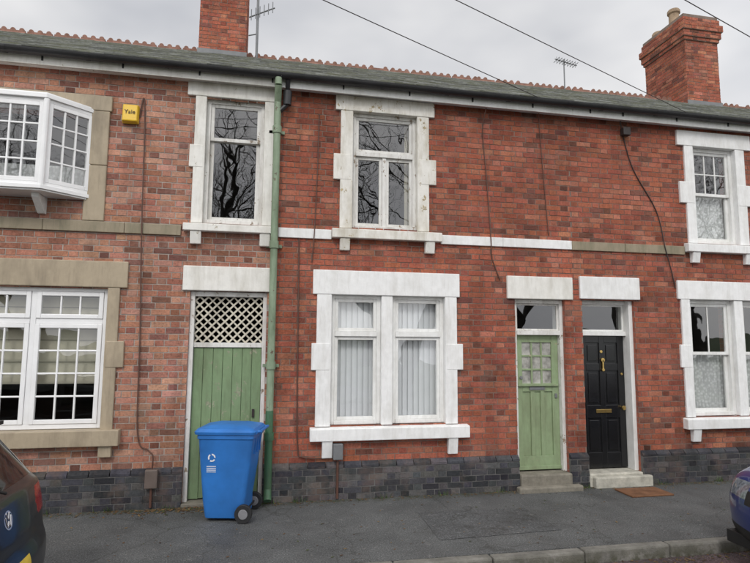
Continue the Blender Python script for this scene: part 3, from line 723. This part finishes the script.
# ------------------------------------------------------------ wheelie bin
def bin_():
    e=empty('wheelie_bin'); M_b=mat_plain('blue_bin_plastic',(.024,.155,.47),.45,0,.2,3,.12); M_k=mat_plain('black_rubber',(.015,.015,.016),.6)
    b=MB()
    def ring(x0,x1,w,z,r=.05):
        P=[]
        for cx,cy,a0 in((x1-r,w-r,0),(x0+r,w-r,90),(x0+r,-w+r,180),(x1-r,-w+r,270)):
            for k in range(5):
                a=math.radians(a0+k*22.5); P.append((cx+r*math.cos(a),cy+r*math.sin(a),z))
        return P
    rings=[ring(-.22,.24,.215,.035),ring(-.225,.245,.22,.06),ring(-.25,.245,.23,.22),ring(-.285,.30,.25,.60),ring(-.31,.335,.275,.90),ring(-.325,.345,.285,.905),ring(-.325,.345,.285,.955)]
    vs=[p for r in rings for p in r]; n=20; fs=[]
    for k in range(len(rings)-1):
        for i in range(n): fs.append((k*n+i,k*n+(i+1)%n,(k+1)*n+(i+1)%n,(k+1)*n+i))
    fs.append(tuple(range(n-1,-1,-1))); b.add(vs,fs)
    obj('body',b,M_b,e,.004,True,30)
    b=MB(); rings=[ring(-.35,.36,.30,.957,.05),ring(-.355,.365,.305,.985,.05),ring(-.33,.34,.28,1.015,.06),ring(-.20,.22,.18,1.045,.06),ring(-.1,.1,.1,1.05,.05)]
    vs=[p for r in rings for p in r];fs=[]
    for k in range(len(rings)-1):
        for i in range(n): fs.append((k*n+i,k*n+(i+1)%n,(k+1)*n+(i+1)%n,(k+1)*n+i))
    fs.append(tuple(range(n-1,-1,-1)));fs.append(tuple(range(4*n,5*n))); b.add(vs,fs); obj('lid',b,M_b,e,0,True,30)
    b=MB(); b.tube([(.34,-.2,.97),(.41,-.2,.985),(.41,.2,.985),(.34,.2,.97)],.016,10); b.cyl((.36,-.24,.975),(.36,.24,.975),.022,.022,10)
    for yy in(-.12,0,.12): b.box(.24,.34,yy-.008,yy+.008,.72,.93)
    b.box(-.37,-.35,-.12,.12,.94,.965)
    obj('handle',b,M_b,e,0,True,30)
    b=MB(); b.mi=0
    for sg in(-1,1):
        y=sg*.265; b.cyl((.25,y-.025,.10),(.25,y+.025,.10),.10,.10,24)
        b.mi=1; b.cyl((.25,y-.028,.10),(.25,y+.028,.10),.055,.055,18); b.mi=0
    b.cyl((.25,-.25,.10),(.25,.25,.10),.012,.012,8); obj('wheels',b,[M_k,mat_plain('grey_hub',(.2,.2,.21),.5)],e,.006,True,30)
    M_w=mat_plain('white_sticker',(.75,.77,.8),.5)
    b=MB()
    yb=lambda z:-(.23+.02*(z-.22)/.38)-.0015 if z<.6 else -(.25+.025*(z-.6)/.3)-.0015
    def disc(cx,cz,r0,r1,n=20,a0=0,a1=360):
        for i in range(n):
            A=math.radians(a0+(a1-a0)*i/n);B=math.radians(a0+(a1-a0)*(i+1)/n)
            P=[(cx+r*math.cos(a),cz+r*math.sin(a)) for r,a in((r0,A),(r1,A),(r1,B),(r0,B))]
            b.quad(*[(x,yb(z)-.001,z) for x,z in P])
    for k in range(3): disc(-.14,.70,.028,.045,8,k*120,k*120+90)
    for i in range(4): b.quad(*[(x,yb(z)-.001,z) for x,z in((-.20,.60-i*.02),(-.09,.60-i*.02),(-.09,.608-i*.02),(-.20,.608-i*.02))])
    obj('printed_label',b,M_w,e)
    return e
be=bin_(); be.location=(-.345,-.46,0); be.rotation_euler=(0,0,math.radians(-12)); be.scale=(.93,.97,.97)

# ------------------------------------------------------------ cars
def car(name,paint,xw,yw,zw=-.11):
    e=empty(name); L=4.25
    prof=[(.16,.22),(.05,.26),(.0,.40),(.0,.55),(.035,.66),(.05,.80),(.09,.98),(.16,1.06),(.30,1.24),(.40,1.37),(.50,1.425),(.9,1.455),(1.6,1.475),(2.2,1.455),(2.6,1.39),(3.0,1.18),(3.3,1.02),(3.45,.965),(3.8,.91),(4.05,.83),(4.18,.72),(4.235,.6),(4.25,.45),(4.22,.3),(4.12,.22)]
    P=np.array(prof)
    out=[]
    for i in range(len(P)-1):
        p0=P[max(i-1,0)];p1=P[i];p2=P[i+1];p3=P[min(i+2,len(P)-1)]; n=max(2,int(np.linalg.norm(p2-p1)/.014))
        for k in range(n):
            t=k/n; out.append(.5*((2*p1)+(p2-p0)*t+(2*p0-5*p1+4*p2-p3)*t*t+(3*p1-p0-3*p2+p3)*t**3))
    out.append(P[-1]); T=np.array(out); tan=np.gradient(T,axis=0); tan/=np.linalg.norm(tan,axis=1)[:,None]; nor=np.stack([tan[:,1],-tan[:,0]],1)
    def hw(z): 
        return np.interp(z,[.2,.35,.6,.85,.98,1.2,1.40,1.48],[.84,.875,.895,.89,.86,.745,.62,.52])
    q=np.linspace(-1,1,121); s=np.sign(q)*(1-(1-np.abs(q))**1.7); R=.15;p=4.5
    verts=[]
    nT=len(T);nS=len(s)
    for i in range(nT):
        for j in range(nS):
            a=abs(s[j]); sh=R*(1-(max(0,1-a**p))**(1/p)); bow=.10*a*a*max(0,1-T[i,0]/.6)+.22*a*a*max(0,1-(L-T[i,0])/.7)*1
            x=T[i,0]+nor[i,0]*sh; z=T[i,1]+nor[i,1]*sh
            x+= bow if T[i,0]<L/2 else -bow
            verts.append((x,s[j]*float(hw(T[i,1])),z))
    faces=[];mi=[]
    for i in range(nT-1):
        xc,zc=(T[i]+T[i+1])/2
        for j in range(nS-1):
            a=i*nS+j; faces.append((a,a+1,a+nS+1,a+nS)); yc=abs((s[j]+s[j+1])/2*float(hw(zc))); m=0; h_=float(hw(zc))
            if xc<.6:
                if 1.045<zc<1.355 and yc<h_-.09: m=1
                elif .79<zc<.965 and yc>.50+.35*abs(.88-zc): m=2
                elif zc<.36: m=3
                elif .50<zc<.61 and yc<.26: m=4
            elif xc>3.2 and xc>L-1.0 and zc<.85:
                if .64<zc<.79 and yc>.52: m=5
                elif .60<zc<.72 and yc<=.52: m=3
                elif .40<zc<.51 and yc<.26: m=6
                elif zc<.38: m=3
            if 2.48<xc<3.28 and yc<h_-.07: m=1
            mi.append(m)
    zs=np.linspace(.22,1.47,90); 
    half=np.argmax(T[:,1])
    for sg in(0,nS-1):
        base=len(verts)
        eR=np.array([verts[i*nS+sg] for i in range(0,half+1)]); eF=np.array([verts[i*nS+sg] for i in range(nT-1,half-1,-1)])
        zR=np.maximum.accumulate(T[:half+1,1]+np.arange(half+1)*1e-7); zF=np.maximum.accumulate(T[nT-1:half-1:-1,1]+np.arange(nT-half)*1e-7)
        nC=220
        for z in zs:
            a=np.array([np.interp(z,zR,eR[:,k]) for k in range(3)]); b_=np.array([np.interp(z,zF,eF[:,k]) for k in range(3)])
            for c in range(nC+1):
                t=c/nC; v=a+(b_-a)*t; sgn=-1 if sg==0 else 1
                crease=.010*math.exp(-((v[2]-.78)/.03)**2); verts.append((v[0],v[1]+sgn*(crease*min(1,6*t*(1-t))),v[2]))
        for r in range(len(zs)-1):
            for c in range(nC):
                a=base+r*(nC+1)+c; f=(a,a+1,a+nC+2,a+nC+1); ctr=np.mean([verts[k] for k in f],axis=0)
                skip=False
                for wx in(.78,3.40):
                    if math.hypot(ctr[0]-wx,ctr[2]-.31)<.36: skip=True
                if skip: continue
                m=0; x,z=ctr[0],ctr[2]
                if .97<z<1.38 and x>.42+ (z-.97)*.55 and x<3.05-(z-.97)*1.35:
                    m=1
                    if abs(x-1.62)<.035 or z>1.36: m=3
                if z<.30: m=3
                if x<.42 and .79<z<.965: m=2
                if x>3.75 and .66<z<.80: m=5
                if m==0 and .3<z<.97 and (abs(x-1.60)<.007 or abs(x-2.72)<.007): m=3
                faces.append(f if sg==0 else f[::-1]); mi.append(m)
    me=bpy.data.meshes.new('body'); me.from_pydata([tuple(map(float,v)) for v in verts],[],faces)
    g=lambda n,*a,**k: bpy.data.materials.get(n) or mat_plain(n,*a,**k)
    M_cg=g('car_glass',(.008,.009,.01),.06,0,.05,3,0)
    M_red=g('tail_lamp',(.28,.008,.01),.12,0,.3,30,0)
    M_tr=g('black_trim',(.012,.012,.012),.55)
    M_hl=g('headlamp',(.25,.27,.3),.08,.4,.4,30,0)
    M_py=g('plate_yellow',(.7,.5,.05),.4)
    M_pw=g('plate_white',(.75,.75,.72),.4)
    M_ch=g('chrome',(.75,.75,.76),.3,.8,.03,4,0)
    for m in(paint,M_cg,M_red,M_tr,M_py,M_hl,M_pw): me.materials.append(m)
    me.polygons.foreach_set('material_index',mi); me.polygons.foreach_set('use_smooth',[True]*len(faces)); me.update()
    o=bpy.data.objects.new('body',me); COL.objects.link(o); o.parent=e
    b=MB()
    for wx in(.78,3.40):
        for sg in(-1,1):
            y0=sg*.66;y1=sg*.86
            b.mi=0; b.cyl((wx,y0,.31),(wx,y1,.31),.315,.315,36)
            b.mi=1; b.cyl((wx,y1-sg*.01,.31),(wx,y1+sg*.004,.31),.21,.21,30)
            b.mi=0; 
            for k in range(10):
                a=k*math.pi/5+.3; c=(wx+.135*math.cos(a),.31+.135*math.sin(a)); b.cyl((c[0],y1,c[1]),(c[0],y1+sg*.008,c[1]),.03,.03,8)
        b.mi=2; b.box(wx-.37,wx+.37,-.84,.84,.30,.72)
    b.mi=2; b.box(.12,4.1,-.80,.80,.19,.30)
    obj('wheels',b,[g('tyre',(.018,.018,.019),.75),g('alloy',(.4,.41,.42),.35,.8),M_tr],e,.008,True,30)
    b=MB()
    b.mi=0
    n=24; zx=lambda z:.058+(z-.80)*.22-.012
    for i in range(n):
        A=2*math.pi*i/n;B=2*math.pi*(i+1)/n
        def pt(r,a): 
            z=.89+r*math.sin(a); return (zx(z),r*math.cos(a),z)
        b.quad(pt(.047,A),pt(.057,A),pt(.057,B),pt(.047,B))
    for (y0,z0),(y1,z1) in(((-.02,.935),(0,.895)),((0,.895),(.02,.935)),((-.036,.915),(-.018,.85)),((-.018,.85),(0,.885)),((0,.885),(.018,.85)),((.018,.85),(.036,.915))):
        b.cyl((zx(z0),y0,z0),(zx(z1),y1,z1),.0045,.0045,6)
    b.mi=1; b.tube([(.09,0,1.05),(.19,.16,1.13),(.22,.30,1.15)],.010,6)
    b.box(.34,.52,-.50,.50,1.405,1.43)
    for sg in(-1,1): b.add([(2.72,sg*.84,.97),(2.86,sg*.84,.97),(2.86,sg*1.02,.98),(2.74,sg*1.03,.98),(2.74,sg*.86,1.05),(2.84,sg*.86,1.05),(2.83,sg*1.01,1.12),(2.75,sg*1.02,1.12)],[(0,3,2,1),(4,5,6,7),(0,1,5,4),(1,2,6,5),(2,3,7,6),(3,0,4,7)])
    obj('trim',b,[M_ch,M_tr],e,.004)
    e.location=(xw,yw,zw); e.rotation_euler=(0,0,math.pi)
    return e
def carpaint(name,col,coat=1):
    t=NT(name); t.set(col,.3); t.p.inputs['Coat Weight'].default_value=coat; t.p.inputs['Coat Roughness'].default_value=.05; return t.mat
c1=car('parked_car',carpaint('black_car_paint',(.014,.015,.017),.35),-1.49,-3.04); c1.scale=(1,1,1.03)
car('parked_car',carpaint('blue_car_paint',(.008,.02,.12),.8),4.24+4.25,-3.12)

# ------------------------------------------------------------ bare trees (opposite side of the street)
def tree_mesh(seed,H=13):
    rnd=random.Random(seed); b=MB()
    def grow(p,d,l,r,dep):
        n=4 if dep>4 else 2; q=p; rr=r
        for i in range(n):
            d=(d+Vector((rnd.gauss(0,.12),rnd.gauss(0,.12),rnd.gauss(.03,.07)))).normalized(); nq=q+d*(l/n); nr=rr*(.90 if dep>0 else .75)
            b.cyl(q,nq,rr,nr,7 if dep>4 else 3,False)
            if dep<7 and dep>0 and rnd.random()<.5:
                a=rnd.uniform(0,6.28); o=d.orthogonal().normalized(); o=(Matrix.Rotation(a,3,d)@o)
                grow(nq,(d*.5+o*.8+Vector((0,0,.15))).normalized(),l*rnd.uniform(.45,.7),nr*.5,dep-2 if dep>1 else 0)
            q=nq;rr=nr
        if dep<=0: return
        k=2 if rnd.random()<.6 else 3; a=rnd.uniform(0,6.28)
        for i in range(k):
            o=Matrix.Rotation(a+i*6.28/k,3,d)@d.orthogonal().normalized()
            grow(q,(d+o*rnd.uniform(.4,.8)+Vector((0,0,.08))).normalized(),l*rnd.uniform(.68,.85),rr*.70,dep-1)
    grow(Vector((0,0,-.2)),Vector((0,0,1)),H*.24,H*.024,7)
    return obj('bare_tree',b,M_bark,smooth=True,angle=60)
t1=tree_mesh(3,16); t1.location=(5.3,-13.5,-.15); t2=tree_mesh(11,17); t2.location=(-1.6,-14.5,-.15)
for i,(x,y,sc,m) in enumerate([(1.8,-20,1.0,t2),(-8,-15,.9,t1),(10.5,-16,.9,t2),(16,-14.5,.95,t1),(-15,-21,1.0,t2),(23,-18,1.0,t2),(7,-27,1.1,t1),(-6,-28,1.1,t2)]):
    o=bpy.data.objects.new('bare_tree',m.data); COL.objects.link(o); o.location=(x,y,-.15); o.rotation_euler=(0,0,i*1.3+.5); o.scale=(sc,)*3

# ------------------------------------------------------------ light
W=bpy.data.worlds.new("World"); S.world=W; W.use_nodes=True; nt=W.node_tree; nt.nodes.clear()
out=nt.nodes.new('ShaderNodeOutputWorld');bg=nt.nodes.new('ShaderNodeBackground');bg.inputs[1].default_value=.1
sky=nt.nodes.new('ShaderNodeTexSky'); sky.sky_type='NISHITA'; sky.sun_disc=False
SUN_EL=math.radians(42); SUN_AZ=math.radians(200)
sky.sun_elevation=SUN_EL; sky.sun_rotation=SUN_AZ
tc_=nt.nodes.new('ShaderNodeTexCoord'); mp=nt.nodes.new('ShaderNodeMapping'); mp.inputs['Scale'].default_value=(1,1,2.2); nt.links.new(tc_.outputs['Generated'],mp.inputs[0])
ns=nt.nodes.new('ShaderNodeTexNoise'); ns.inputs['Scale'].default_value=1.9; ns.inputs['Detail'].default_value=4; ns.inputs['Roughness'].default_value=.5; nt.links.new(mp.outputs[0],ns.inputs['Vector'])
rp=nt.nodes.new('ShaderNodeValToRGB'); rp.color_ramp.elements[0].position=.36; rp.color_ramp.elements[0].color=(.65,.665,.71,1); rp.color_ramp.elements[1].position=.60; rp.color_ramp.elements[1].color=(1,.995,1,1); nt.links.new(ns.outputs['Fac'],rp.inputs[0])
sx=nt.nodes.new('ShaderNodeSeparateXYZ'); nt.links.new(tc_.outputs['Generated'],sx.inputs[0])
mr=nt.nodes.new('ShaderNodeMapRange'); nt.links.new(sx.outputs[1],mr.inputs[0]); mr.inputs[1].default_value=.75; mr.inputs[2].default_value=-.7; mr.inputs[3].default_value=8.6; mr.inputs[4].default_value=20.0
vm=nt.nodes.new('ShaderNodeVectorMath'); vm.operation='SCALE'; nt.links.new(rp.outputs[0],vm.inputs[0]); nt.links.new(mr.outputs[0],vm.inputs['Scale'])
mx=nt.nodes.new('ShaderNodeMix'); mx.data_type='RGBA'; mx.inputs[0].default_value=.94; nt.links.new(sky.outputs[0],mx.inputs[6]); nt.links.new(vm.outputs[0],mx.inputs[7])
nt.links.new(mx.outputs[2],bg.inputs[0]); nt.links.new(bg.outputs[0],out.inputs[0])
sd=bpy.data.lights.new('sun','SUN'); sd.energy=1.2; sd.angle=math.radians(12); sd.color=(1,.97,.93); so=bpy.data.objects.new('sun',sd); COL.objects.link(so)
dv=Vector((math.sin(SUN_AZ)*math.cos(SUN_EL),math.cos(SUN_AZ)*math.cos(SUN_EL),math.sin(SUN_EL)))
so.rotation_euler=dv.to_track_quat('Z','Y').to_euler(); so.location=dv*30

# ------------------------------------------------------------ camera
ya,pi_,ro=math.radians(11.26),math.radians(6.19),math.radians(.39)
f=Vector((math.sin(ya)*math.cos(pi_),math.cos(ya)*math.cos(pi_),math.sin(pi_))); r=Vector((math.cos(ya),-math.sin(ya),0)); u=r.cross(f)
r2=r*math.cos(ro)+u*math.sin(ro); u2=u*math.cos(ro)-r*math.sin(ro)
cd=bpy.data.cameras.new('camera'); cam=bpy.data.objects.new('camera',cd); COL.objects.link(cam)
m=Matrix.Identity(4); m.col[0]=(*r2,0); m.col[1]=(*u2,0); m.col[2]=(*(-f),0); m.col[3]=(0,-7.045,1.95,1); cam.matrix_world=m
cd.sensor_width=36; cd.lens=550/750*36; cd.clip_end=1500; cd.clip_start=.05; S.camera=cam
S.view_settings.view_transform='Standard'; S.view_settings.look='None'; S.view_settings.exposure=0
